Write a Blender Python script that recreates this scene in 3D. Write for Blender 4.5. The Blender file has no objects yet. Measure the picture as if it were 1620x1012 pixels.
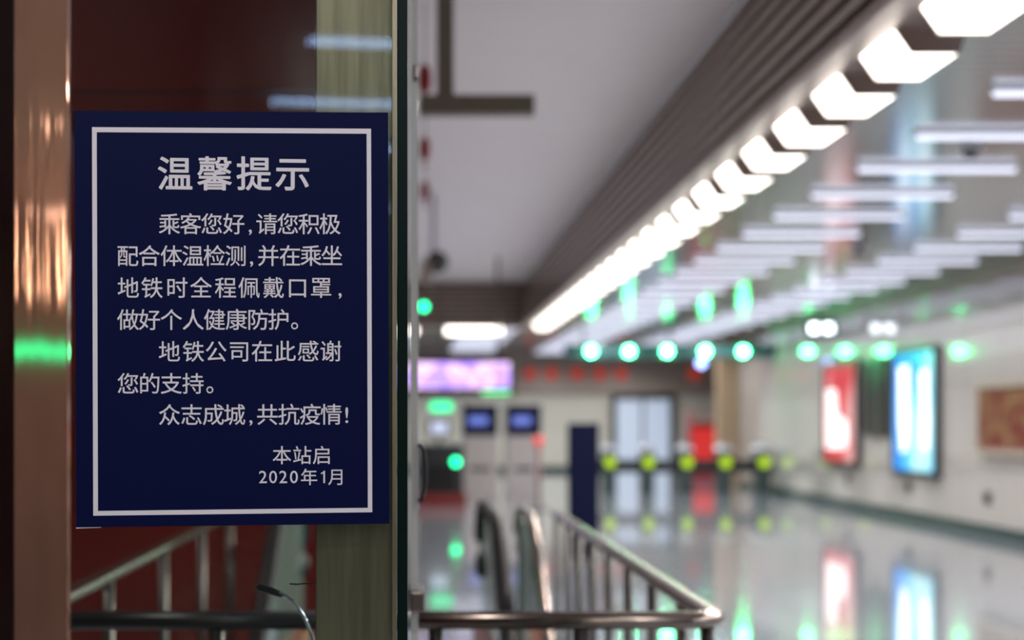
import bpy, bmesh, math, random
from mathutils import Vector, Matrix
random.seed(7)
S = bpy.context.scene
COL = S.collection
E = 1.5                                   # eye height

# ---------------------------------------------------------------- camera
cam_d = bpy.data.cameras.new('camera')
cam = bpy.data.objects.new('camera', cam_d); COL.objects.link(cam)
cam.location = (0, 0, E); cam.rotation_euler = (math.radians(90), 0, 0)
cam_d.sensor_width = 36; cam_d.lens = 50
cam_d.shift_x = (810 - 655) / 1620; cam_d.shift_y = (665 - 506) / 1620
cam_d.clip_start = .05; cam_d.clip_end = 200
cam_d.dof.use_dof = True; cam_d.dof.focus_distance = 2.01; cam_d.dof.aperture_fstop = 2.35
S.camera = cam
S.view_settings.view_transform = 'Standard'; S.view_settings.look = 'None'
S.view_settings.gamma = 1; S.view_settings.use_curve_mapping = False
S.view_settings.exposure = 0.0
# ---------------------------------------------------------------- world
W = bpy.data.worlds.new('world'); S.world = W; W.use_nodes = True
W.node_tree.nodes['Background'].inputs[0].default_value = (.80, .86, 1, 1)
W.node_tree.nodes['Background'].inputs[1].default_value = .30
TUBE = 1.35; LAMP = 5.0; SPOT = 68; PANEL = 70                    # strengths of lamps and added fill panels
S.cycles.max_bounces = 8; S.cycles.diffuse_bounces = 4; S.cycles.glossy_bounces = 5
S.cycles.transparent_max_bounces = 16; S.cycles.sample_clamp_indirect = 8

# ---------------------------------------------------------------- materials
def mat(name, base=(.5, .5, .5), rough=.5, metal=0, emi=None, st=0, ior=1.5, coat=0, bump=None, var=None, alpha=None):
    m = bpy.data.materials.new(name); m.use_nodes = True
    nt = m.node_tree; b = nt.nodes['Principled BSDF']
    b.inputs['Base Color'].default_value = (*base, 1)
    b.inputs['Roughness'].default_value = rough; b.inputs['Metallic'].default_value = metal
    b.inputs['IOR'].default_value = ior; b.inputs['Coat Weight'].default_value = coat
    b.inputs['Coat Roughness'].default_value = .03
    if emi: b.inputs['Emission Color'].default_value = (*emi, 1); b.inputs['Emission Strength'].default_value = st
    tc = nt.nodes.new('ShaderNodeTexCoord')
    def noise(scale, vec=(1, 1, 1), detail=3):
        mp = nt.nodes.new('ShaderNodeMapping'); mp.inputs['Scale'].default_value = vec
        nt.links.new(tc.outputs['Object'], mp.inputs[0])
        n = nt.nodes.new('ShaderNodeTexNoise'); n.inputs['Scale'].default_value = scale; n.inputs['Detail'].default_value = detail
        nt.links.new(mp.outputs[0], n.inputs['Vector']); return n
    if var:                               # (colour2, scale, stretch)
        n = noise(var[1], var[2]); r = nt.nodes.new('ShaderNodeValToRGB')
        r.color_ramp.elements[0].color = (*base, 1); r.color_ramp.elements[1].color = (*var[0], 1)
        r.color_ramp.elements[0].position = .4; r.color_ramp.elements[1].position = .62
        nt.links.new(n.outputs[0], r.inputs[0]); nt.links.new(r.outputs[0], b.inputs['Base Color'])
    if bump:                              # (strength, scale, stretch, distance)
        n = noise(bump[1], bump[2]); u = nt.nodes.new('ShaderNodeBump')
        u.inputs['Strength'].default_value = bump[0]; u.inputs['Distance'].default_value = bump[3]
        nt.links.new(n.outputs[0], u.inputs['Height']); nt.links.new(u.outputs[0], b.inputs['Normal'])
    return m

def tiled(name, c1, c2, seam, sx, sy, axes, rough, ior=1.5, mortar=.006, coat=0, wav=0):
    """large tiles with fine seams; axes picks the two object axes the tiles lie in"""
    m = mat(name, c1, rough, ior=ior, coat=coat); nt = m.node_tree; b = nt.nodes['Principled BSDF']
    tc = nt.nodes.new('ShaderNodeTexCoord'); sp = nt.nodes.new('ShaderNodeSeparateXYZ'); cb = nt.nodes.new('ShaderNodeCombineXYZ')
    nt.links.new(tc.outputs['Object'], sp.inputs[0])
    nt.links.new(sp.outputs[axes[0]], cb.inputs[0]); nt.links.new(sp.outputs[axes[1]], cb.inputs[1])
    br = nt.nodes.new('ShaderNodeTexBrick'); br.offset = 0; br.inputs['Scale'].default_value = 1
    br.inputs['Color1'].default_value = (*c1, 1); br.inputs['Color2'].default_value = (*c2, 1); br.inputs['Mortar'].default_value = (*seam, 1)
    br.inputs['Brick Width'].default_value = sx; br.inputs['Row Height'].default_value = sy; br.inputs['Mortar Size'].default_value = mortar
    nt.links.new(cb.outputs[0], br.inputs['Vector']); nt.links.new(br.outputs['Color'], b.inputs['Base Color'])
    if wav:
        n = nt.nodes.new('ShaderNodeTexNoise'); n.inputs['Scale'].default_value = 1.3; n.inputs['Detail'].default_value = 1
        nt.links.new(tc.outputs['Object'], n.inputs['Vector'])
        u = nt.nodes.new('ShaderNodeBump'); u.inputs['Strength'].default_value = 1; u.inputs['Distance'].default_value = wav
        nt.links.new(n.outputs[0], u.inputs['Height']); nt.links.new(u.outputs[0], b.inputs['Normal'])
        nt.links.new(u.outputs[0], b.inputs['Coat Normal'])
    return m

def screen_mat(name, cols, st, scale, stretch, off=(0, 0, 0)):
    """a lit picture: soft patches of colour"""
    m = mat(name, (.02, .02, .02), .2); nt = m.node_tree; b = nt.nodes['Principled BSDF']
    tc = nt.nodes.new('ShaderNodeTexCoord'); mp = nt.nodes.new('ShaderNodeMapping')
    mp.inputs['Scale'].default_value = stretch; mp.inputs['Location'].default_value = off
    nt.links.new(tc.outputs['Object'], mp.inputs[0])
    n = nt.nodes.new('ShaderNodeTexNoise'); n.inputs['Scale'].default_value = scale; n.inputs['Detail'].default_value = 2
    nt.links.new(mp.outputs[0], n.inputs['Vector'])
    r = nt.nodes.new('ShaderNodeValToRGB'); cr = r.color_ramp
    for i, (p, c) in enumerate(cols):
        e = cr.elements[i] if i < 2 else cr.elements.new(p)
        e.position = p; e.color = (*c, 1)
    nt.links.new(n.outputs[0], r.inputs[0]); nt.links.new(r.outputs[0], b.inputs['Emission Color'])
    b.inputs['Emission Strength'].default_value = st
    return m

def glass_mat(name, tint, refl_rough=0.0, ior=1.5, body=0.0, bodycol=(.5, .6, .55)):
    """architectural sheet glass: fresnel mirror over clear, with an optional milky body"""
    m = bpy.data.materials.new(name); m.use_nodes = True; nt = m.node_tree; nt.nodes.clear()
    o = nt.nodes.new('ShaderNodeOutputMaterial'); mx = nt.nodes.new('ShaderNodeMixShader')
    fr = nt.nodes.new('ShaderNodeFresnel'); fr.inputs[0].default_value = ior
    t = nt.nodes.new('ShaderNodeBsdfTransparent'); t.inputs[0].default_value = (*tint, 1)
    g = nt.nodes.new('ShaderNodeBsdfGlossy'); g.inputs['Roughness'].default_value = refl_rough
    nt.links.new(fr.outputs[0], mx.inputs[0]); nt.links.new(g.outputs[0], mx.inputs[2])
    if body:
        d = nt.nodes.new('ShaderNodeBsdfDiffuse'); d.inputs[0].default_value = (*bodycol, 1)
        m2 = nt.nodes.new('ShaderNodeMixShader'); m2.inputs[0].default_value = body
        nt.links.new(t.outputs[0], m2.inputs[1]); nt.links.new(d.outputs[0], m2.inputs[2]); nt.links.new(m2.outputs[0], mx.inputs[1])
    else: nt.links.new(t.outputs[0], mx.inputs[1])
    nt.links.new(mx.outputs[0], o.inputs[0]); return m

M = {}
M['floor'] = tiled('polished_tile', (.26, .285, .32), (.285, .30, .33), (.19, .21, .22), .8, .8, (0, 1), .10, ior=1.6, coat=.6)
M['wallR'] = tiled('glazed_wall_panel', (.43, .395, .36), (.40, .37, .34), (.22, .21, .19), 1.2, 1.0, (1, 2), .10, ior=1.6, coat=.8, wav=.002)
M['wallB'] = tiled('cream_wall_panel', (.58, .55, .45), (.54, .51, .42), (.35, .33, .28), 1.2, 1.2, (0, 2), .35)
M['brown'] = mat('brown_fascia', (.34, .27, .22), .4, .1)
M['ceil_metal'] = mat('ceiling_metal', (.42, .42, .43), .16, .85)
M['ceil_dark'] = mat('ceiling_void', (.16, .16, .165), .7)
M['plaster'] = mat('plaster', (.88, .79, .795), .5, var=((.86, .775, .78), 3, (1, 1, 1)))
M['rib'] = mat('bronze_ribs', (.44, .34, .28), .26, .5)
M['maroon'] = mat('dark_maroon', (.016, .002, .002), .7, ior=1.2)
M['lamp_hot'] = mat('pendant_glow', (.8, .8, .8), .5, emi=(1, .86, .66), st=16)
M['ribgap'] = mat('dark_rib_gap', (.012, .010, .009), .6)
M['soffit'] = mat('soffit_bronze', (.42, .33, .29), .35, .6)
M['red'] = tiled('red_lacquer_panel', (.105, .006, .005), (.07, .004, .004), (.02, .002, .002), 1.3, .9, (0, 2), .22, wav=.004)
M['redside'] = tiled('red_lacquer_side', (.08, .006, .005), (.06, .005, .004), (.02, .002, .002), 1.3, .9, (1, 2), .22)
M['base'] = mat('dark_green_stone', (.03, .055, .05), .15, bump=(.2, 20, (1, 1, 1), .001))
M['tan'] = mat('tan_stone', (.36, .25, .15), .4)
M['steel'] = mat('brushed_steel', (.34, .28, .24), .22, 1)
M['steel_dk'] = mat('dull_steel', (.09, .085, .08), .3, .8)
M['olive'] = mat('olive_steel', (.36, .31, .20), .34, .85, bump=(.25, 6, (12, 12, .5), .002), var=((.27, .23, .15), 5, (14, 14, .8)))
M['rose'] = mat('rose_steel', (.80, .37, .29), .05, .65, bump=(.5, 4, (6, 6, .2), .0022), var=((.66, .29, .21), 3, (1.5, 1.5, .7)))
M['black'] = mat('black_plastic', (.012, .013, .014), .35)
M['rubber'] = mat('black_rubber', (.007, .006, .007), .5, ior=1.3)
M['navy'] = mat('navy_print', (.0008, .0035, .038), .5, ior=1.2)
M['navy_p'] = mat('navy_paint', (.0012, .003, .022), .5, ior=1.2)
M['white_ink'] = mat('white_ink', (.70, .66, .72), .45)
M['paper'] = mat('paper_edge', (.75, .72, .7), .6)
M['teal'] = mat('teal_paint', (.03, .09, .10), .4)
M['cab'] = mat('gate_cabinet', (.025, .04, .04), .4)
M['pale'] = mat('pale_enamel', (.55, .55, .60), .3)
M['red_p'] = mat('red_paint', (.30, .012, .012), .4)
M['rust'] = mat('red_brown_cladding', (.36, .085, .045), .35, .5)
M['tube'] = mat('tube_glow', (.8, .8, .8), .5, emi=(.78, .81, 1.0), st=TUBE)
M['lamp'] = mat('lamp_glow', (.8, .8, .8), .5, emi=(1.0, .93, .84), st=LAMP)
M['green'] = mat('green_led', (.01, .1, .05), .3, emi=(.07, 1, .30), st=60)
M['green_m'] = mat('green_indicator', (.01, .1, .05), .3, emi=(.01, 1, .36), st=7)
M['green_p'] = mat('green_sign_face', (.01, .1, .05), .3, emi=(.01, 1, .36), st=1.9)
M['screen_w'] = mat('pale_screen', (.3, .3, .3), .3, emi=(.6, .68, 1), st=.8)
M['screen_b'] = mat('blue_screen', (.02, .02, .1), .3, emi=(.22, .32, 1), st=.7)
M['machine'] = mat('machine_enamel', (.30, .275, .275), .35)
M['red_b'] = mat('dark_red_paint', (.12, .005, .005), .4)
M['chrome'] = mat('chrome', (.75, .8, .85), .12, 1)
M['green_s'] = mat('green_led_soft', (.01, .1, .05), .3, emi=(.0, 1, .42), st=9)
M['lime'] = mat('lime_led', (.1, .1, .01), .3, emi=(.52, .85, .0), st=.95)
M['white_l'] = mat('white_lit', (.8, .8, .8), .3, emi=(.8, .9, 1), st=7)
M['blue_l'] = mat('blue_lit', (.1, .1, .5), .3, emi=(.3, .42, 1), st=7)
M['red_l'] = mat('red_lit', (.5, .02, .02), .3, emi=(1, .06, .05), st=.35)
M['red_d'] = mat('red_lit_dim', (.5, .05, .03), .4, emi=(1, .09, .05), st=.2)
M['door_l'] = mat('frosted_lit', (.5, .55, .6), .4, emi=(.62, .75, 1), st=.32)
M['glass'] = glass_mat('sheet_glass', (.92, .95, .93), ior=1.3)
M['glass_e'] = mat('glass_edge', (.002, .010, .008), .3, ior=1.25)
M['bracket'] = mat('bracket_bronze', (.17, .14, .10), .45, .3)
M['green_b'] = mat('green_bar', (.1, .4, .1), .3, emi=(.1, 1, .3), st=1.6)
M['tube_b'] = mat('blue_tube_glow', (.8, .8, .8), .5, emi=(.42, .62, 1.0), st=17)
M['pink_l'] = mat('pink_white_print', (.8, .7, .7), .3, emi=(1, .80, .78), st=1.15)
M['cyan_l'] = mat('white_print', (.8, .8, .8), .3, emi=(.80, .95, 1), st=1.5)
M['glass_p'] = mat('glass_edge_pale', (.50, .50, .47), .12)
M['glass_teal'] = glass_mat('balustrade_glass', (.66, .92, .84), body=.38, bodycol=(.45, .72, .63))
M['purple'] = screen_mat('purple_display', [(.30, (.22, .25, 1)), (.47, (.55, .30, 1)), (.56, (1, .72, 1)), (.75, (.5, .15, .8))], 1.65, 2.2, (1, 1, 1.6))
M['ad_red'] = screen_mat('red_poster', [(.40, (.75, .02, .04)), (.52, (.85, .05, .08)), (.60, (1, .25, .27)), (.68, (1, .5, .5))], .85, 1.1, (1, 1, .7), (3, 1.2, .4))
M['ad_blue'] = screen_mat('blue_poster', [(.34, (.01, .18, .8)), (.46, (.04, .42, 1)), (.56, (.12, .65, 1)), (.66, (.5, .9, 1))], 1.3, 1.5, (1, 1.2, .35), (1, 0, 0))
M['pic'] = mat('mural_print', (.13, .012, .01), .3, var=((.20, .10, .04), 2.2, (1, 2, 2.5)))

# ---------------------------------------------------------------- mesh helpers
class B:
    def __init__(s): s.b = bmesh.new()
    def poly(s, pts):
        return s.b.faces.new([s.b.verts.new(p) for p in pts])
    def box(s, x0, x1, y0, y1, z0, z1, bev=0):
        v = [s.b.verts.new((x, y, z)) for x in (x0, x1) for y in (y0, y1) for z in (z0, z1)]
        fs = [s.b.faces.new([v[i] for i in f]) for f in ((0, 1, 3, 2), (4, 6, 7, 5), (0, 4, 5, 1), (2, 3, 7, 6), (0, 2, 6, 4), (1, 5, 7, 3))]
        if bev:
            es = list({e for f in fs for e in f.edges})
            bmesh.ops.bevel(s.b, geom=es, offset=bev, segments=2, affect='EDGES', profile=.6)
        return s
    def prism(s, pts, vec):
        """closed polygon (3-D points) pushed along vec"""
        vec = Vector(vec); a = [s.b.verts.new(p) for p in pts]; c = [s.b.verts.new(Vector(p) + vec) for p in pts]
        n = len(a); s.b.faces.new(a[::-1]); s.b.faces.new(c)
        for i in range(n): s.b.faces.new((a[i], a[(i + 1) % n], c[(i + 1) % n], c[i]))
        return s
    def tube(s, path, r, n=12, sx=1, sz=1, caps=True):
        """round (or squashed) section swept along a path"""
        path = [Vector(p) for p in path]; rings = []
        for i, p in enumerate(path):
            t = (path[min(i + 1, len(path) - 1)] - path[max(i - 1, 0)]).normalized()
            up = Vector((0, 0, 1)) if abs(t.z) < .95 else Vector((0, 1, 0))
            u = t.cross(up).normalized(); w = u.cross(t).normalized()
            rr = r[i] if isinstance(r, (list, tuple)) else r
            rings.append([s.b.verts.new(p + u * rr * sx * math.cos(2 * math.pi * k / n) + w * rr * sz * math.sin(2 * math.pi * k / n)) for k in range(n)])
        for a, c in zip(rings, rings[1:]):
            for k in range(n): s.b.faces.new((a[k], a[(k + 1) % n], c[(k + 1) % n], c[k])).smooth = True
        if caps: s.b.faces.new(rings[0][::-1]); s.b.faces.new(rings[-1])
        return s
    def ball(s, c, r, sz=1):
        g = bmesh.ops.create_uvsphere(s.b, u_segments=20, v_segments=12, radius=r)
        for v in g['verts']: v.co.z *= sz; v.co += Vector(c)
        for f in s.b.faces: f.smooth = True
        return s
    def out(s, name, m, parent=None, off=None):
        """one mesh object; coordinates were given in world space"""
        root = parent
        o0 = Vector((0, 0, 0))
        while root is not None: o0 += root.location; root = root.parent
        if off is not None: o0 = Vector(off)
        bmesh.ops.recalc_face_normals(s.b, faces=s.b.faces[:])
        for v in s.b.verts: v.co -= o0
        me = bpy.data.meshes.new(name); s.b.to_mesh(me); s.b.free()
        me.materials.append(M[m]); o = bpy.data.objects.new(name, me); COL.objects.link(o)
        if parent: o.parent = parent
        elif off is not None: o.location = off
        return o

def thing(name, label, cat, loc, group=None):
    o = bpy.data.objects.new(name, None); COL.objects.link(o); o.location = loc; o.empty_display_size = .1
    return tag(o, label, cat, group)
def tag(o, label, cat, group=None):
    o['label'] = label; o['category'] = cat
    if group: o['group'] = group
    return o
def struct(o, label=None):
    o['kind'] = 'structure'
    if label: o['label'] = label
    return o
def downlight(parent, loc, w, col, angle=165):
    d = bpy.data.lights.new('lamp_light', 'SPOT'); d.energy = w; d.color = col; d.spot_size = math.radians(angle); d.spot_blend = .5
    d.shadow_soft_size = .04; o = bpy.data.objects.new('lamp_light', d); COL.objects.link(o); o.parent = parent; o.location = loc
    return o
def dup(root, loc, label=None):
    r = root.copy(); COL.objects.link(r); r.location = loc
    if label: r['label'] = label
    for ch in list(root.children):
        c = ch.copy(); COL.objects.link(c); c.parent = r
        for g in list(ch.children):
            d = g.copy(); COL.objects.link(d); d.parent = c
    return r

# ================================================================ the setting
HC = 1.95 + E       # hall ceiling height
WC = 2.53 + E       # white ceiling height
XR = 7.45           # right wall
PX0, PX1, PY0, PY1 = -1.0, .62, 3.40, 7.25   # escalator opening

b = B()
b.box(-6, PX0, -14, 44, -.3, 0); b.box(PX1, 9.5, -14, 44, -.3, 0)
b.box(PX0, PX1, -14, PY0, -.3, 0); b.box(PX0, PX1, PY1, 44, -.3, 0)
struct(b.out('floor', 'floor'), 'polished pale grey tiled station floor')
b = B()
b.box(PX0 - .1, PX0, PY0, PY1, -2.9, -.3); b.box(PX1, PX1 + .1, PY0, PY1, -2.9, -.3)
b.box(PX0 - .1, PX1 + .1, PY1, PY1 + .1, -2.9, -.3); b.box(PX0 - .1, PX1 + .1, PY0 - .1, PY0, -2.9, -.3)
struct(b.out('trim_1', 'brown'))
b = B(); b.box(PX0 - .1, PX1 + .1, PY0 - .1, PY1 + .1, -3.0, -2.9); struct(b.out('trim_2', 'base'))

b = B(); b.box(XR, XR + .3, -14, 33, 0, HC + .6); struct(b.out('wall_right', 'wallR'), 'glazed cream wall panels along the hall')
b = B(); b.box(XR - .025, XR, -14, 33, 0, .15); struct(b.out('baseboard_right', 'base'))
b = B(); b.box(XR - .12, XR, -14, 33, HC - .13, HC); struct(b.out('trim_3', 'brown'))
b = B(); b.box(-6, 9.5, 42, 42.3, 0, 5); struct(b.out('wall_back', 'wallB'), 'cream wall at the far end of the hall')
b = B(); b.box(-6, 9.5, 41.94, 42, 0, .16); struct(b.out('baseboard_back', 'base'))
b = B(); b.box(-6, 9.5, 41.9, 42, 2.25, HC); struct(b.out('trim_4', 'brown'), 'brown fascia across the far wall')
b = B(); b.box(9.5, 9.8, 33, 42.3, 0, HC); struct(b.out('wall_far_right', 'wallR'))
b = B(); b.box(XR, 9.8, 32.9, 33.0, 0, HC + .6); struct(b.out('trim_5', 'tan'))
b = B(); b.box(-6.3, -6, -14, 44, 0, 5); struct(b.out('wall_left', 'redside'), 'dark red lacquered side wall')
b = B(); b.box(-6, -.38, 9.5, 9.7, 0, WC); struct(b.out('wall_middle', 'red'), 'dark red lacquered partition behind the escalator')
b = B(); b.box(-6, -.13, 5.2, 5.6, 1.12 + E, WC); struct(b.out('trim_6', 'red'), 'dark red header above the escalator')
b = B(); b.box(-6, 9.5, -14.3, -14, 0, 5); struct(b.out('wall_front', 'soffit'))

# hall ceiling: bright strips across the hall with dark joints
b = B(); y = -14.0
while y < 42:
    if y > 26.6: b.box(-6, 9.5, y, y + .125, HC, HC + .02)
    else: b.box(2.44, XR, y, y + .125, HC, HC + .02)
    y += .14
struct(b.out('ceiling', 'ceil_metal'), 'grey reflective metal strip ceiling')
b = B(); b.box(2.44, XR, -14, 42, HC + .05, HC + .1); b.box(-6, 2.44, 26.5, 42, HC + .05, HC + .1); b.box(XR, 9.5, 26.6, 42, HC + .05, HC + .1)
struct(b.out('ceiling_void', 'ceil_dark'))
b = B(); b.box(-6, 1.97, -14, 26.6, WC, WC + .1); struct(b.out('ceiling_white', 'plaster'), 'smooth pale plaster ceiling')

# ribbed bulkhead along the hall and across its end
Z0, Z1 = 1.72 + E, WC
def ribs(n, z0, z1, depth):
    pts = []; h = (z1 - z0) / n
    for i in range(n):
        z = z0 + i * h
        pts += [(0, z), (0, z + h * .55), (depth, z + h * .62), (depth, z + h * .93)]
    pts.append((0, z1)); return pts
pr = ribs(10, Z0, Z1, .055)
b = B()
for i in range(8): b.box(1.95, 1.985, -14, 26, Z0 + .1012 * i, Z0 + .1012 * i + .052)
struct(b.out('trim_7', 'rib'), 'bronze ribbed bulkhead running down the hall')
b = B(); b.box(1.985, 2.05, -14, 26.02, Z0, Z1); b.box(-6, 2.05, 26.035, 26.3, Z0, Z1); struct(b.out('trim_10', 'ribgap'))
b = B()
for i in range(8): b.box(-6, 1.98, 26.0, 26.035, Z0 + .1012 * i, Z0 + .1012 * i + .052)
struct(b.out('trim_8', 'rib'), 'dark ribbed bulkhead across the end of the pale ceiling')
b = B(); b.box(1.95, 2.44, -14, 26.6, Z0 - .012, Z0); b.box(-6, 1.95, 26.0, 26.6, Z0 - .012, Z0)
b.box(2.42, 2.44, -14, 26.6, Z0, HC + .1)
struct(b.out('trim_9', 'soffit'), 'bronze soffit carrying the row of lamps')

# ================================================================ lamps in the bulkhead
def prof(y, i=0.0):
    zt, zb = Z0 - .012, 1.60 + E
    return [(2.095 + i, y, zt), (2.17 + i, y, zb + i), (2.38 - i, y, zb + i), (2.41 - i, y, zt)]
def make_lamp(y0, y1):
    t = thing('bulkhead_lamp', '', 'lamp', (2.25, (y0 + y1) / 2, Z0), 'warm white lamps under the ribbed bulkhead')
    for yc in (y0, y1 - .018): b = B(); b.prism(prof(yc), (0, .018, 0)); b.out('end_cap', 'soffit', t)
    b = B(); b.prism(prof(y0 + .018, .003), (0, y1 - y0 - .036, 0)); b.out('diffuser', 'lamp', t)
    downlight(t, (0, 0, -.15), SPOT, (1, .92, .84))
    return t
ordn = ['nearest', 'second', 'third', 'fourth', 'fifth', 'sixth', 'seventh', 'eighth', 'ninth', 'tenth', 'eleventh', 'twelfth', 'thirteenth', 'fourteenth',
        'fifteenth', 'sixteenth', 'seventeenth', 'eighteenth', 'nineteenth', 'twentieth', 'twenty-first', 'twenty-second', 'twenty-third', 'twenty-fourth', 'twenty-fifth', 'twenty-sixth']
far0 = 5.90
lamp0 = make_lamp(far0 - .8 - .5, far0 - .8)
lamp0['label'] = 'warm white half-hexagon lamp just above the top edge of the view'
k = 0
while far0 + k * .8 < 25.9:
    lb = ('warm white half-hexagon lamp, %s from the top edge in the bulkhead row' % ordn[k]) if k < 20 else 'small warm white lamp merging into the far end of the bulkhead row'
    dup(lamp0, (2.25, far0 + k * .8 - .25, Z0), lb); k += 1
def cross_lamp(x0, x1, label):
    t = thing('cross_lamp', label, 'lamp', ((x0 + x1) / 2, 26.3, Z0), 'long warm lamps under the cross bulkhead')
    b = B(); b.box(x0, x1, 26.1, 26.42, 1.60 + E, Z0 - .012, .02); b.out('diffuser', 'lamp', t)
    for xe in (x0 - .03, x1): b = B(); b.box(xe, xe + .03, 26.08, 26.44, 1.59 + E, Z0 - .012); b.out('end_cap', 'soffit', t)
cross_lamp(.58, 1.62, 'long warm lamp beneath the dark cross bulkhead, above the purple display')
cross_lamp(-.9, .06, 'long warm lamp beneath the cross bulkhead, half hidden by the glass door')

# ================================================================ ceiling tubes
def make_tube(x0, y, zc, st='tube'):
    t = thing('ceiling_tube', '', 'light', (x0 + .6, y, zc), 'cool white tubes in the metal ceiling')
    b = B(); b.box(x0 - .02, x0 + 1.22, y - .025, y + .025, zc - .02, zc + .0); b.out('housing', 'pale', t)
    b = B(); b.box(x0, x0 + 1.2, y - .02, y + .02, zc - .05, zc - .02, .008); b.out('tube', 'tube', t)
    downlight(t, (0, 0, -.08), SPOT, (.93, .95, 1))
    return t
tp = make_tube(3.40, 8.34, HC)
tp['label'] = 'bluish ceiling tube at the right edge, nearest and highest in the hall'
for i in range(-9, 26):
    y = 8.34 + 1.27 * i
    for j, x in enumerate((3.40, 5.62)):
        if i == 0 and j == 0: continue
        cn = ('left', 'right')[j]
        if i >= 0: lb = 'bluish white ceiling tube, %s row from the top, %s column of the hall' % (ordn[i], cn)
        else: lb = 'ceiling tube overhead out of view, %s before the visible rows, %s column' % (ordn[-i - 1], cn)
        dup(tp, (x + .6, y, HC), lb)
for i in range(10):
    for x, cn in ((-1.2, 'left'), (1.0, 'right')):
        dup(tp, (x + .6, 27.6 + 1.27 * i, HC), 'small bluish tube beyond the cross bulkhead, %s row behind it, %s column' % (ordn[i], cn))
tq = thing('ceiling_tube', '', 'light', (.3, -5.3, WC), 'cool white tubes in the metal ceiling')
b = B(); b.box(.28, 1.72, -5.36, -5.24, WC - .02, WC); b.out('housing', 'pale', tq)
b = B(); b.box(.30, 1.70, -5.34, -5.26, WC - .06, WC - .02, .012); b.out('tube', 'tube_b', tq)
tq['label'] = 'blue tube mirrored in the glass as the upper blue line'
for n, (x, y) in enumerate(((.12, -7.1), (.3, -8.9), (.3, -12.5))):
    dup(tq, (x, y, WC), ('blue tube mirrored in the glass as the line touching the top of the notice', 'blue tube behind the camera, its mirror image hidden by the notice', 'blue tube mirrored as a speck right of the notice')[n])
t = thing('added_pendant', 'warm twin pendant added behind the camera, mirrored in the rose column', 'lamp', (-4.05, -10, WC))  # unseen pendants added to give the rose column its warm streaks
for x, za, zb in ((-4.22, 1.35, 1.9), (-3.93, 1.3, 2.25)):
    b = B(); b.tube([(x, -10, za + E), (x, -10, za + .1 + E), (x, -10, zb - .3 + E), (x, -10, zb + E)], [.02, .07, .05, .015], 14); b.out('shade', 'lamp_hot', t)
    b = B(); b.tube([(x, -10, zb + E), (x, -10, WC)], .008, 6); b.out('cord', 'black', t)

# unseen fill panels added to the pale ceiling to brighten notice, escalator and rear
def make_panel(x, y, label):
    t = thing('panel_lamp', label, 'lamp', (x, y, WC), 'added fill panels in the pale ceiling')
    b = B(); b.box(x - .32, x + .32, y - .32, y + .32, WC - .04, WC); b.out('housing', 'pale', t)
    b = B(); b.box(x - .29, x + .29, y - .29, y + .29, WC - .05, WC - .04); b.out('diffuser', 'lamp', t)
    downlight(t, (0, 0, -.08), PANEL, (1, .95, .92), 160)
    return t
pl = make_panel(-.9, .55, 'added square fill panel above the notice, left of the camera')
for x, y, lb in ((.5, .4, 'added square fill panel above and right of the camera'), (-.9, -1.6, 'added square fill panel behind the camera'), (.7, -3.2, 'added square fill panel far behind the camera'),
                 (-2.6, -6.5, 'added square fill panel at the left far behind the camera'), (-4.2, -11.5, 'added square fill panel in the rear left corner'),
                 (-2.4, 7.4, 'added square fill panel hidden behind the red header'), (-4.4, 7.4, 'added square fill panel at the left behind the red header'), (-2.6, 3.6, 'added square fill panel before the red header')):
    dup(pl, (x, y, WC), lb)

# ================================================================ glass front with the notice
def gy(x): return 2.0 + .068 * (x + .477)            # the glass stands slightly askew
tx = Vector((1, .068, 0)).normalized(); nrm = Vector((.068, -1, 0)).normalized()
g = thing('glass_panel', 'tall clear glass sheet carrying the navy notice', 'glass', (-1, gy(-1), 0))
b = B(); p0 = Vector((-3, gy(-3), 0.02)); p1 = Vector((-.0262, gy(-.0262), 0.02))
b.prism([p0, p1, p1 - nrm * .010, p0 - nrm * .010], (0, 0, 3.95)); b.out('glass_sheet', 'glass', g)
b = B(); q0 = Vector((-.0310, gy(-.031), .02)) + nrm * .0015; q1 = Vector((-.0245, gy(-.0245), .02)) + nrm * .0015
b.prism([q0, q1, q1 - nrm * .013, q0 - nrm * .013], (0, 0, 3.95)); b.out('edge_trim', 'olive', g)

sg = thing('side_glass', 'thick glass fin with a dark green edge beside the notice', 'glass', (-.016, 2.3, 0))
b = B(); b.box(-.0242, -.0092, 2.034, 2.040, .02, 3.97, .001); b.out('glass_edge', 'glass_e', sg)
b = B(); b.box(-.0240, -.0094, 2.041, 2.75, .02, 3.97); b.out('glass_sheet', 'glass', sg)

# notice on the glass
def sp(px, py, off=.0):
    """point of the notice's own plane for a place on it"""
    d = Vector(((px - 655) / 2250, 1, (665 - py) / 2250))
    P0 = Vector((-.477, 2.0, E)) + nrm * (.002 + off)
    C0 = Vector((0, 0, E))
    return C0 + d * ((P0 - C0).dot(nrm) / d.dot(nrm))
nb = thing('notice', 'navy blue notice with white border and Chinese text stuck on the glass', 'sign', sp(367, 832))
b = B(); TL, TR, BR, BL = sp(117.5, 175), sp(614, 178), sp(616, 828), sp(120.5, 834)
b.prism([TL, TR, BR, BL], -nrm * .0018); b.out('panel', 'navy', nb)
b = B()
def quadstrip(a, c, d, e):
    b.prism([sp(*a, .0006), sp(*c, .0006), sp(*d, .0006), sp(*e, .0006)], -nrm * .0005)
o_ = [(145.5, 201), (587, 203.5), (589, 810), (147.5, 815.5)]; i_ = [(153, 209), (580, 211.5), (582, 803), (155, 808)]
for k in range(4): quadstrip(o_[k], o_[(k + 1) % 4], i_[(k + 1) % 4], i_[k])
b.out('border', 'white_ink', nb)
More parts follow.
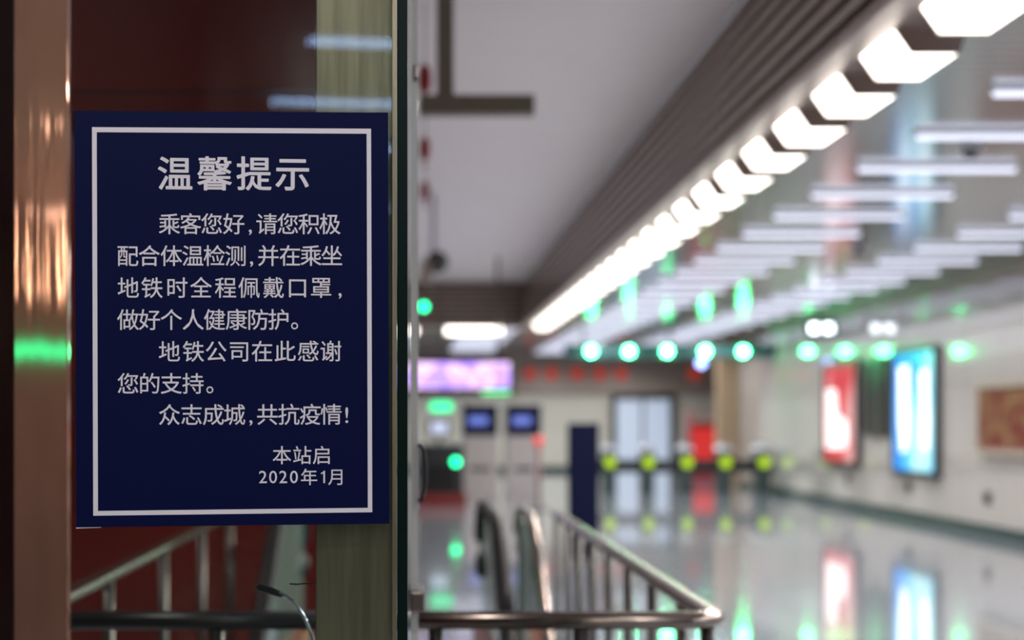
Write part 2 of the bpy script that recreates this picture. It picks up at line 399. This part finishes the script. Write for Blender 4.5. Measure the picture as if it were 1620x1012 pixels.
b = B(); b.prism([sp(120.5, 833.6, -.001), sp(160, 833.2, -.001), sp(160, 834.4, -.001), sp(120.5, 835.6, -.001)], nrm * .0006); b.out('curled_edge', 'paper', nb)

glyphs = {}
def glyph(ch, bold):
    key = (ch, bold)
    if ch == '1':                         # a one with its flag
        return [Vector(v) for v in ((.20, 0, 0), (.285, 0, 0), (.285, .69, 0), (.215, .69, 0), (.20, .64, 0), (.07, .57, 0), (.07, .49, 0), (.20, .56, 0))], [(0, 1, 2, 3, 4, 7), (4, 5, 6, 7)]
    if key not in glyphs:
        c = bpy.data.curves.new('t', 'FONT'); c.body = ch; c.size = 1; c.resolution_u = 3
        o = bpy.data.objects.new('t', c); COL.objects.link(o); bpy.context.view_layer.update()
        me = bpy.data.meshes.new_from_object(o.evaluated_get(bpy.context.evaluated_depsgraph_get()))
        glyphs[key] = ([v.co.copy() for v in me.vertices], [tuple(p.vertices) for p in me.polygons])
        bpy.data.objects.remove(o); bpy.data.curves.remove(c); bpy.data.meshes.remove(me)
    return glyphs[key]
def text_line(name, chars, xs, y0, y1, em, bold, x_sq=1.0):
    b = B(); uz = Vector((0.0, 0, 1))
    for ch, x in zip(chars, xs):
        f = (x - 150) / 430; y = y0 + (y1 - y0) * f
        vs, fs = glyph(ch, bold); c0 = sp(x, y, .0004); dist = c0.y; s = em * dist / 2250
        if ord(ch) > 0x3000 and ch not in '。': cx, cy = .5, .38
        elif ch in ',!。':
            cx = (min(v.x for v in vs) + max(v.x for v in vs)) / 2; cy = .38
        else:
            cx = (min(v.x for v in vs) + max(v.x for v in vs)) / 2; cy = .345
        for q in range(6):                # strokes thickened by close overlapping copies
            ox, oz = bold * math.cos(q * math.pi / 3), bold * math.sin(q * math.pi / 3)
            nv = [b.b.verts.new(c0 + nrm * .00001 * q + tx * (v.x - cx + ox) * s * x_sq + uz * (v.y - cy + oz) * s) for v in vs]
            for f_ in fs: b.b.faces.new([nv[i] for i in f_])
    r = b.b; 
    o = b.out(name, 'white_ink', nb)
    md = o.data
    return o
text_line('title', '温馨提示', (277, 339.5, 402, 463), 274, 274.5, 57, .015)
R = .005
text_line('text_line', '乘客您好,请您积极', (268, 301.6, 335, 370, 396, 422, 455.5, 489, 522), 354, 354, 35.4, R)
text_line('text_line', '配合体温检测,并在乘坐', (202, 236, 271, 305, 339, 373, 398, 424.6, 459, 492, 525), 404.5, 404, 35.4, R)
text_line('text_line', '地铁时全程佩戴口罩,', (203, 240.5, 280, 318, 357, 394, 432.7, 470.6, 508, 538), 455, 454.5, 35.4, R)
text_line('text_line', '做好个人健康防护。', (202.7, 236.7, 271, 305.5, 339.5, 374, 408, 441, 466), 505.5, 505, 35.4, R)
text_line('text_line', '地铁公司在此感谢', (268, 306, 341.7, 378.6, 414.8, 451, 487.6, 523.4), 556, 555, 35.4, R)
text_line('text_line', '您的支持。', (202.7, 236.7, 271, 305.5, 332), 606.5, 606, 35.4, R)
text_line('text_line', '众志成城,共抗疫情!', (268, 303, 337.7, 371, 397, 423, 457, 491, 524, 548.6), 656, 655, 35.4, R)
text_line('text_line', '本站启', (446, 478, 509.5), 720, 719.5, 31, R)
text_line('text_line', '2020年1月', (416, 432, 448, 465, 489, 511, 532.5), 754.5, 754, 28, R)

# mullion behind the glass, door glass, hinge and latch
b = B(); b.box(-.1435, -.0285, 2.075, 2.12, .0, WC, .002)
tag(b.out('steel_mullion', 'olive', None, (-.086, 2.1, 0)), 'olive brushed steel upright behind the glass, right of the notice', 'post')
gd = thing('glass_door', 'glass door leaf seen edge-on beside the dark green glass edge', 'door', (0, 2.9, 0))
b = B(); b.box(-.0075, .0080, 2.80, 2.808, .03, 3.9, .001); b.out('glass_edge', 'glass_p', gd)
b = B(); b.box(-.0070, .0075, 2.81, 3.16, .03, 3.9); b.out('glass_sheet', 'glass', gd)
b = B(); b.box(-.009, .020, 2.76, 2.90, -.373 + E, -.332 + E, .004); b.out('hinge', 'steel', gd)
b = B(); b.box(.0070, .0095, 2.79, 2.84, -.175 + E, -.045 + E, .001); b.out('lock_plate', 'pale', gd)
b = B(); zc = E - .102; ring = [(.010 + .012 * math.sin(math.pi * k / 10), 2.79, zc + .056 * math.cos(math.pi * k / 10)) for k in range(11)]
b.tube(ring, .0048, 10); b.out('pull_handle', 'black', gd)
b = B(); b.box(-.001, .009, 2.79, 2.86, .67 + E, .70 + E, .003); b.out('patch_fitting', 'steel', gd)

# rose steel column
b = B(); b.box(-.788, -.682, 2.8, 2.825, 0, WC, .002)
tag(b.out('steel_column', 'rose', None, (-.735, 2.85, 0)), 'rose tinted mirror steel column left of the notice, behind the glass', 'column')
# dark upright at the left edge
b = B(); b.box(-1.25, -.83, 3.0, 3.03, 0, WC, .004)
tag(b.out('door_post', 'maroon', None, (-.96, 3.03, 0)), 'very dark red upright at the left edge of the view', 'post')

# ================================================================ desk with a microphone behind the glass
t = thing('service_desk', 'pale desk below the microphone behind the glass', 'desk', (-.36, 2.5, 0))
b = B(); b.box(-.62, -.10, 2.28, 2.75, .76, .80, .004); b.out('desk_top', 'pale', t)
for x in (-.60, -.14):
    for y in (2.30, 2.71):
        b = B(); b.box(x, x + .03, y, y + .03, 0, .76); b.out('leg', 'steel_dk', t)
D = 2.32
def P(px, py, d=D): return Vector(((px - 655) * d / 2250, d, E + (665 - py) * d / 2250))
t = thing('microphone', 'gooseneck microphone with black head and chrome neck, under the notice', 'microphone', (P(508, 1100).x, D, .80))
b = B(); b.box(P(508, 0).x - .04, P(508, 0).x + .04, D - .035 + .03, D + .035 + .06, .80, .835, .008); b.out('base', 'black', t)
pts = [P(440, 938), P(452, 943.5), P(463, 951), P(473, 962), P(481, 975), P(488, 990), P(494, 1006), P(499, 1030), P(503, 1070), P(506, 1120)]
pts.append(Vector((P(508, 0).x, D + .03, .83)))
b = B(); b.tube(pts, .0034, 10); b.out('gooseneck', 'chrome', t)
b = B(); b.tube([P(405, 927), P(406.5, 927.5), P(412, 929), P(425, 933), P(438, 937.5), P(447, 941)], [.003, .0055, .0062, .0062, .0055, .004], 14); b.out('head', 'black', t)
b = B(); b.tube([Vector(P(458, 923, 2.13)), Vector(P(470, 924, 2.13)), Vector(P(482, 922.5, 2.13)), Vector(P(506, 923, 2.13)), Vector(P(509, 923, 2.12))], .0012, 8)
tag(b.out('cable_stub', 'black', None, P(505, 923, 2.13)), 'thin black cable stub sticking out from the olive upright', 'cable')

# ================================================================ guard rail round the escalator opening
t = thing('guard_rail', 'brushed steel guard rail around the escalator opening', 'railing', (-.1, 3.24, 0))
XA, XB, YA, YB = -.90, .695, 3.24, 6.95
def corner(cx, cy, a0, a1, r=.075, n=8):
    return [(cx + r * math.cos(math.radians(a0 + (a1 - a0) * i / n)), cy + r * math.sin(math.radians(a0 + (a1 - a0) * i / n))) for i in range(n + 1)]
pp = [(XB, YB), (XB, 5.0)] + corner(XB - .075, YA + .075, 0, -90) + [(.1, YA)] + corner(XA + .075, YA + .075, -90, -180) + [(XA, 5.0), (XA, YB)]
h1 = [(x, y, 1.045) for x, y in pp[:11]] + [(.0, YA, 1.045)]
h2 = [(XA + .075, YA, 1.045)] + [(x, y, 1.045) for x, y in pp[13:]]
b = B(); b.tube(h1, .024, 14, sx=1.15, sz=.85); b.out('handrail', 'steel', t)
b = B(); b.tube([(0.0, YA, 1.045), (XA + .075, YA, 1.045)], .025, 14, sx=1.15, sz=.85); o = b.out('shaded_front_bar', 'black', t); o['label'] = 'front bar left of the glass door, shade put into its black colour'  # shaded stretch of the same rail, its shade put into a black colour
b = B(); b.tube(h2, .024, 14, sx=1.15, sz=.85); b.out('handrail', 'steel', t)
b = B(); b.tube([(x, y, .12) for x, y in pp], .014, 10); b.out('bottom_rail', 'steel_dk', t)
posts = [(XB - .02, YA + .03)] + [(XB, YA + .45 + .46 * i) for i in range(8)] + [(x, YA) for x in (-.45, .05, .38)] + [(XA, YA + .03 + .92 * i) for i in range(5)]
for x, y in posts:
    b = B(); b.tube([(x, y, 0), (x, y, 1.03)], .017, 10); b.out('post', 'steel_dk', t)

# ================================================================ escalator
t = thing('escalator', 'escalator coming up inside the guard rail with black handrails', 'escalator', (-.11, 7.2, 0))
sl = math.radians(30)
def hp(s):        # handrail height along y
    y = s
    if y >= 7.0: return 1.02
    if y >= 6.6: k = (7.0 - y) / .4; return 1.02 - .115 * k * k
    return .905 - (6.6 - y) * math.tan(sl)
for xc, side in ((-.66, -1), (.40, 1)):
    path = [(xc, 8.30, .60), (xc, 8.42, .68), (xc, 8.47, .80), (xc, 8.42, .92), (xc, 8.30, 1.0), (xc, 8.15, 1.02)] + [(xc, 8.0 - .2 * i, hp(8.0 - .2 * i)) for i in range(22)]
    b = B(); b.tube(path, .030, 12, sx=1.35, sz=.8); h = b.out('handrail', 'rubber', t)
    top = [(xc - .006, y, z - .025) for _, y, z in path[3:]]
    bot = [(xc - .006, y, (z - .72) if y < 7 else .30) for _, y, z in path[3:]][::-1]
    b = B(); b.prism(top + bot, (.012, 0, 0)); b.out('balustrade_glass', 'glass_teal', t)
    ys = [8.4, 7.3, 7.0, 6.8, 6.6, 5.5, 4.5, 3.8]
    up = [(xc - .055, y, (hp(y) - .70) if y < 7 else .31) for y in ys]
    lo = [(xc - .055, y, (hp(y) - 1.25) if y < 7 else .003) for y in ys[::-1]]
    b = B(); b.prism(up + lo, (.11, 0, 0)); b.out('skirt', 'rust', t)
x0, x1 = -.60, .34
b = B(); b.box(x0, x1, 7.27, 8.35, .003, .02); b.out('comb_plate', 'steel', t)
yy, zz = 7.25, 0.0
for i in range(9):
    y1_, z1_ = yy - .36, zz - .208
    b = B(); b.box(x0, x1, y1_, yy, z1_ - .03, z1_ + .0); b.box(x0, x1, yy - .02, yy, z1_, zz - .0)
    for k in range(12): b.box(x0 + .04 + k * .075, x0 + .06 + k * .075, y1_, yy - .02, z1_, z1_ + .006)
    b.out('step', 'steel_dk', t); yy, zz = y1_, z1_

# steel stair handrail between escalator and guard rail
t = thing('stair_handrail', 'pale steel handrail dropping beside the escalator, inside the guard rail', 'handrail', (.57, 7.4, 0))
path = [(.57, 7.75, .80), (.57, 7.85, .90), (.57, 7.78, 1.0), (.57, 7.6, 1.03)] + [(.57, 7.4 - .25 * i, hp(7.4 - .25 * i) + .01) for i in range(15)]
b = B(); b.tube(path, .026, 12); b.out('rail', 'steel', t)
b = B(); b.tube([(.57, 7.6, 0), (.57, 7.6, 1.01)], .018, 10); b.out('post', 'steel_dk', t)
b = B(); top = [(.565, y, z - .05) for _, y, z in path[3:]]; bot = [(.565, y, z - .85) for _, y, z in path[3:]][::-1]
b.prism(top + bot, (.008, 0, 0)); b.out('glass_infill', 'glass_teal', t)

# ================================================================ hanging things under the pale ceiling
t = thing('sign_bracket', 'brown T-shaped hanging bracket below the pale ceiling', 'bracket', (.17, 8, WC))
b = B(); b.box(.128, .222, 7.97, 8.06, 1.82 + E, WC, .004); b.out('post', 'bracket', t)
b = B(); b.box(.03, .675, 7.96, 8.07, 1.72 + E, 1.825 + E, .004); b.out('crossbar', 'bracket', t)
for d, lb in ((8.6, 'red hanging lantern just above the bracket bar, topmost of three'), (10.8, 'red hanging lantern in the middle, beside the glass door'), (12.8, 'smallest red hanging lantern, lowest in view beside the glass door')):
    x = 17 * d / 2250; t = thing('hanging_lantern', lb, 'lantern', (x, d, WC), 'red lanterns hanging by the glass door')
    z = (540 * 8.6 / 2250) + E
    b = B(); b.tube([(x, d, z - .085), (x, d, z - .05), (x, d, z), (x, d, z + .05), (x, d, z + .085)], [.022, .038, .042, .038, .022], 14); b.out('shade', 'red_p', t)
    b = B(); b.tube([(x, d, z + .08), (x, d, WC)], .004, 6); b.out('cord', 'black', t)
    b = B(); b.tube([(x, d, z - .15), (x, d, z - .085)], [.014, .006], 8); b.out('tassel', 'red_p', t)
t = thing('hanging_camera', 'grey round camera cluster hanging near the glass door', 'camera', (.22, 16, WC))
b = B(); b.ball((.26, 16, 1.78 + E), .13); b.out('dome', 'steel_dk', t)
b = B(); b.tube([(.22, 16, 1.85 + E), (.22, 16, WC)], .03, 10); b.out('stem', 'pale', t)
b = B(); b.box(.08, .20, 15.9, 16.1, 1.55 + E, 1.80 + E, .02); b.out('junction_box', 'soffit', t)
b = B(); b.ball((.11, 16, 1.28 + E), .045); l = b.out('indicator', 'green_m', t)
b = B(); b.tube([(.11, 16, 1.3 + E), (.11, 16, 1.56 + E)], .008, 6); b.out('cord', 'black', t)

for (x, y, lb) in ((3.94, 10.06, 'small dark dome camera on the metal ceiling, upper right'), (5.0, 16.0, 'tiny dark dome camera deeper along the metal ceiling')):
    t = thing('dome_camera', lb, 'camera', (x, y, HC))
    b = B(); b.tube([(x, y, HC - .04), (x, y, HC)], .08, 16); b.out('base', 'pale', t)
    b = B(); b.ball((x, y, HC - .04), .06); b.out('dome', 'black', t)

# ================================================================ purple display
t = thing('departure_display', 'glowing purple and white hanging display at mid height', 'display', (.75, 22, HC))
b = B(); b.box(-.35, 1.56, 22.02, 22.14, .38 + E, .97 + E, .015); fr = b.out('frame', 'black', t)
b = B(); b.box(-.32, 1.48, 21.995, 22.02, .50 + E, .90 + E); b.out('screen', 'purple', fr)
for x in (-.05, 1.3):
    b = B(); b.tube([(x, 22.08, .97 + E), (x, 22.08, WC)], .022, 8); b.out('hanger', 'steel_dk', t)
b = B(); b.box(1.05, 1.48, 21.99, 22.0, .41 + E, .455 + E); b.out('status_bar', 'green_b', fr)

# ================================================================ scanner, monitor, ticket machines, lit sign
t = thing('baggage_scanner', 'dark baggage scanner with a red base beside the glass door', 'scanner', (.45, 25, 0))
b = B(); b.box(.05, .88, 25, 27, .22, 1.08, .05); b.out('body', 'black', t)
b = B(); b.box(.02, .92, 24.97, 27.0, .0, .22, .01); b.out('base', 'red_b', t)
b = B(); b.box(.2, .72, 24.97, 25.0, .30, .72, .01); b.out('curtain', 'rubber', t)
b = B(); b.tube([(.735, 24.93, .775), (.735, 25.0, .775)], .065, 20); b.out('indicator', 'green_m', t)
t = thing('monitor', 'small bluish white monitor standing on the baggage scanner', 'monitor', (.42, 25.5, 1.08))
b = B(); b.box(.24, .66, 25.42, 25.47, 1.22, 1.52, .01); fr = b.out('housing', 'black', t)
b = B(); b.box(.30, .60, 25.41, 25.42, 1.27, 1.47); b.out('screen', 'screen_w', fr)
b = B(); b.tube([(.45, 25.5, 1.095), (.45, 25.46, 1.3)], .03, 8); b.out('stand', 'black', t)
t = thing('lit_sign', 'green lit pill-shaped sign above the baggage scanner', 'sign', (.48, 25.6, HC))
def pill(x0, x1, z0, z1, y0, y1, name, m, par):
    r = (z1 - z0) / 2; c = []
    for i in range(13): a = -math.pi / 2 + math.pi * i / 12; c.append((x1 - r + r * math.cos(a), y0, z0 + r + r * math.sin(a)))
    for i in range(13): a = math.pi / 2 + math.pi * i / 12; c.append((x0 + r + r * math.cos(a), y0, z0 + r + r * math.sin(a)))
    b = B(); b.prism(c, (0, y1 - y0, 0)); return b.out(name, m, par)
pill(.28, .70, 1.66, 1.84, 25.58, 25.62, 'panel', 'green_p', t)
b = B(); b.box(.475, .505, 25.57, 25.58, 1.70, 1.80); b.out('numeral', 'screen_w', [c for c in t.children if c.name.startswith('panel')][0])
b = B(); b.tube([(.49, 25.6, 1.84), (.49, 25.6, WC)], .01, 8); b.out('hanger', 'steel_dk', t)
def ticket(x0, x1, d, label):
    t = thing('ticket_machine', label, 'ticket machine', ((x0 + x1) / 2, d, 0), 'ticket machines at the hall end')
    b = B(); b.box(x0, x1, d, d + .6, 0, 1.82, .02); b.out('cabinet', 'machine', t)
    b = B(); b.box(x0 + .01, x1 - .01, d - .02, d, 1.22, 1.80); hd = b.out('header', 'navy_p', t)
    b = B(); b.box(x0 + .12, x1 - .2, d - .03, d - .02, 1.42, 1.58); b.out('screen', 'screen_b', hd)
    b = B(); b.box(x0 + .15, x1 - .15, d - .02, d, .55, .62); b.out('ticket_tray', 'black', t)
ticket(.92, 1.60, 27, 'ticket machine with navy header and bright screen, left one beside the scanner')
ticket(1.75, 2.42, 27, 'ticket machine with navy header, the one nearer the navy standing board')
t = thing('queue_post', 'thin red post with a glowing red top left of the navy board', 'post', (2.1, 24, 0))
b = B(); b.tube([(2.1, 24, .02), (2.1, 24, 1.08)], .024, 10); b.out('pole', 'red_b', t)
b = B(); b.tube([(2.1, 24, 0), (2.1, 24, .03)], .16, 20); b.out('base', 'steel_dk', t)
b = B(); b.ball((2.1, 24, 1.15), .09); b.out('lamp', 'red_l', t)

# navy standing board
t = thing('standing_board', 'tall narrow navy board standing on the floor behind the rail', 'sign', (1.8, 15.3, 0))
b = B(); b.box(1.655, 1.985, 15.25, 15.35, .02, 1.475, .008); b.out('panel', 'navy_p', t)
b = B(); b.box(1.62, 2.02, 15.1, 15.5, 0, .02, .004); b.out('base', 'steel_dk', t)

# ================================================================ ticket gates
def make_gate(x):
    D = 29.3
    t = thing('ticket_gate', '', 'ticket gate', (x, D, 0), 'row of ticket gates')
    b = B(); b.box(x - .125, x + .125, D, D + .55, 0, .90, .02); b.out('cabinet', 'cab', t)
    pts = [(x - .13, D - .02, .88)] + [(x + .13 * math.cos(math.pi - math.pi * i / 12), D - .02, .90 + .09 * math.sin(math.pi * i / 12)) for i in range(13)] + [(x + .13, D - .02, .88)]
    b = B(); b.prism(pts, (0, .59, 0)); b.out('top_cover', 'pale', t)
    b = B(); b.tube([(x, D - .045, .64), (x, D - .003, .64)], .11, 24); b.out('status_light', 'lime', t)
    b = B(); b.tube([(x, D - .04, .84), (x, D - .003, .84)], .07, 20); b.out('card_reader', 'steel', t)
    for s in (-1, 1):
        a, c = x + s * .12, x + s * .392
        b = B(); b.box(min(a, c), max(a, c), D + .1, D + .13, .42, .70, .008); b.out('barrier_flap', 'black', t)
    return t
gp = make_gate(4.04)
gp['label'] = 'ticket gate with lime light, first in the row beside the navy board'
for i, lb in enumerate(('ticket gate with lime light, second from the navy board', 'ticket gate with lime light, middle of the row of five',
                        'ticket gate with lime light, second from the right wall', 'ticket gate with lime light, last in the row beside the right wall')):
    gt = dup(gp, (4.04 + .793 * (i + 1), 29.3, 0), lb)
for c in list(gt.children):               # no flap on the wall side of the last gate
    if c.name.startswith('barrier_flap') and c.data.vertices[0].co.x > 0: bpy.data.objects.remove(c)
t = thing('gate_gantry', 'dark teal beam hanging over the ticket gates with green lamps', 'gantry', (5.3, 29.4, HC))
b = B(); b.box(3.1, XR - .0, 29.35, 29.5, 1.30 + E, 1.56 + E, .01); b.out('beam', 'teal', t)
for x in (3.5, 5.3, 7.1):
    b = B(); b.tube([(x, 29.42, 1.55 + E), (x, 29.42, HC)], .025, 8); b.out('hanger', 'steel_dk', t)
for i in range(5):
    x = 3.65 + .784 * i
    b = B(); b.tube([(x, 29.29, 1.425 + E), (x, 29.35, 1.425 + E)], .085, 24); b.out('green_lamp', 'green', t)
t = thing('pendant_sign', 'small blue lit pendant under the green-lamp beam', 'light', (6.1, 30.2, HC))
b = B(); b.ball((6.1, 30.2, 1.22 + E), .09); b.out('globe', 'blue_l', t)
b = B(); b.tube([(6.1, 30.2, 1.3 + E), (6.1, 30.2, HC)], .012, 6); b.out('cord', 'black', t)

# ================================================================ far wall
b = B(); b.box(5.95, 7.52, 41.86, 41.93, 0, 2.12); dd = struct(b.out('door_1', 'door_l'), 'pale blue lit doors in the far wall')
b = B(); b.box(5.80, 5.95, 41.80, 41.94, 0, 2.30); b.box(7.52, 7.67, 41.80, 41.94, 0, 2.30); b.box(5.95, 7.52, 41.80, 41.94, 2.12, 2.30)
o = b.out('door_frame', 'steel_dk'); o.parent = dd
b = B(); b.box(6.70, 6.77, 41.84, 41.87, 0, 2.12); o = b.out('door_stile', 'steel_dk'); o.parent = dd
for x, lb in ((3.42, 'round red plaque on the brown fascia, leftmost'), (4.05, 'round red plaque second from the left on the fascia'), (4.8, 'round red plaque third from the left on the fascia'),
              (5.47, 'round red plaque fourth from the left on the fascia'), (6.1, 'round red plaque left of the gap on the fascia'), (8.25, 'round red plaque apart from the others, at the right end')):
    b = B(); b.tube([(x, 41.84, 2.88), (x, 41.9, 2.88)], .20, 24)
    tag(b.out('wall_plaque', 'red_d', None, (x, 41.87, 2.88)), lb, 'plaque', 'red plaques on the far fascia')
t = thing('vending_machine', 'red machine behind the gates beside the tan pillar', 'vending machine', (7.75, 38, 0))
b = B(); b.box(7.40, 8.12, 38, 38.7, 0, 1.74, .02); b.out('cabinet', 'red_p', t)
b = B(); b.box(7.44, 8.08, 37.98, 38.0, .45, 1.3); b.out('front_panel', 'red_l', t)
b = B(); b.box(7.40, 8.12, 37.97, 38.01, 1.45, 1.72); b.out('header', 'brown', t)
b = B(); b.box(6.98, 7.44, 32.6, 32.99, 0, HC, .01)
tag(b.out('tan_pillar', 'tan', None, (7.2, 32.8, 0)), 'tan stone pillar at the far end of the right wall', 'pillar')

# ================================================================ right wall
def lightbox(y0, y1, z0, z1, m, name, label, cat, fr='black'):
    t = thing(name, label, cat, (XR, (y0 + y1) / 2, z0 + E))
    b = B()
    b.box(XR - .10, XR - .001, y0 - .08, y0, z0 - .08 + E, z1 + .08 + E); b.box(XR - .10, XR - .001, y1, y1 + .08, z0 - .08 + E, z1 + .08 + E)
    b.box(XR - .10, XR - .001, y0, y1, z0 - .08 + E, z0 + E); b.box(XR - .10, XR - .001, y0, y1, z1 + E, z1 + .08 + E)
    b.out('frame', fr, t)
    b = B(); b.box(XR - .075, XR - .004, y0, y1, z0 + E, z1 + E)
    return b.out('poster' if m != 'steel_dk' else 'board_face', m, t)
t = lightbox(23.75, 25.55, -.70, .95, 'ad_red', 'poster_lightbox', 'backlit red and white poster on the right wall', 'poster')
b = B(); b.prism([(XR - .08, y, z + E) for y, z in ((25.42, .55), (24.85, .55), (24.75, .1), (24.25, .0), (24.2, -.3), (24.3, -.48), (25.42, -.5))], (-.003, 0, 0)); b.out('pale_print', 'pink_l', t)
t = lightbox(20.15, 21.85, -.74, 1.00, 'ad_blue', 'poster_lightbox', 'backlit bright blue and white poster on the right wall', 'poster')
for pts in (((21.62, .80), (21.2, .83), (21.15, .1), (21.25, -.4), (21.5, -.5), (21.6, .0)), ((20.72, .70), (20.42, .75), (20.36, .0), (20.4, -.42), (20.65, -.40), (20.7, .2))):
    b = B(); b.prism([(XR - .08, y, z + E) for y, z in pts], (-.003, 0, 0)); b.out('pale_print', 'cyan_l', t)
lightbox(22.35, 23.2, -.18, .92, 'steel_dk', 'notice_board', 'grey board between the red and blue posters', 'board', 'steel_dk')
lightbox(16.2, 18.55, -.36, .42, 'pic', 'wall_picture', 'red and gold picture at the right edge of the view', 'picture', 'brown')
for y, lb in ((24.4, 'small wall outlet below the red poster'), (21.4, 'small wall outlet below the blue poster'), (18.45, 'small wall outlet below the red and gold picture')):
    t = thing('wall_outlet', lb, 'outlet', (XR, y, .5), 'outlets low on the right wall')
    b = B(); b.box(XR - .03, XR - .001, y - .09, y + .09, .42, .58, .006); b.out('plate', 'steel_dk', t)
    b = B(); b.box(XR - .036, XR - .03, y - .04, y + .04, .46, .54); b.out('socket', 'black', t)
t = thing('wayfinding_sign', 'bright white lit sign near the top of the right wall', 'sign', (6.95, 24.2, HC))
b = B(); b.box(6.66, 7.20, 24.2, 24.3, 1.44 + E, 1.70 + E, .01); fr = b.out('frame', 'steel_dk', t)
for x in (6.74, 6.98):
    b = B(); b.box(x, x + .14, 24.18, 24.2, 1.50 + E, 1.64 + E); b.out('lit_panel', 'white_l', fr)
b = B(); b.tube([(6.91, 24.25, 1.7 + E), (6.91, 24.25, HC)], .02, 8); b.out('hanger', 'steel_dk', t)

# unseen green panel added behind the camera for the rose column to mirror
t = thing('exit_sign', 'green exit light behind the camera, mirrored in the rose column', 'sign', (-3.5, -8, WC))
b = B(); b.box(-4.4, -3.0, -8.06, -8, 2.09, 2.25, .01); b.out('housing', 'steel_dk', t)
b = B(); b.box(-4.37, -3.03, -8.0, -7.99, 2.105, 2.235); b.out('lit_panel', 'green_s', t)
b = B(); b.tube([(-3.7, -8.03, 2.24), (-3.7, -8.03, WC)], .015, 8); b.out('hanger', 'steel_dk', t)
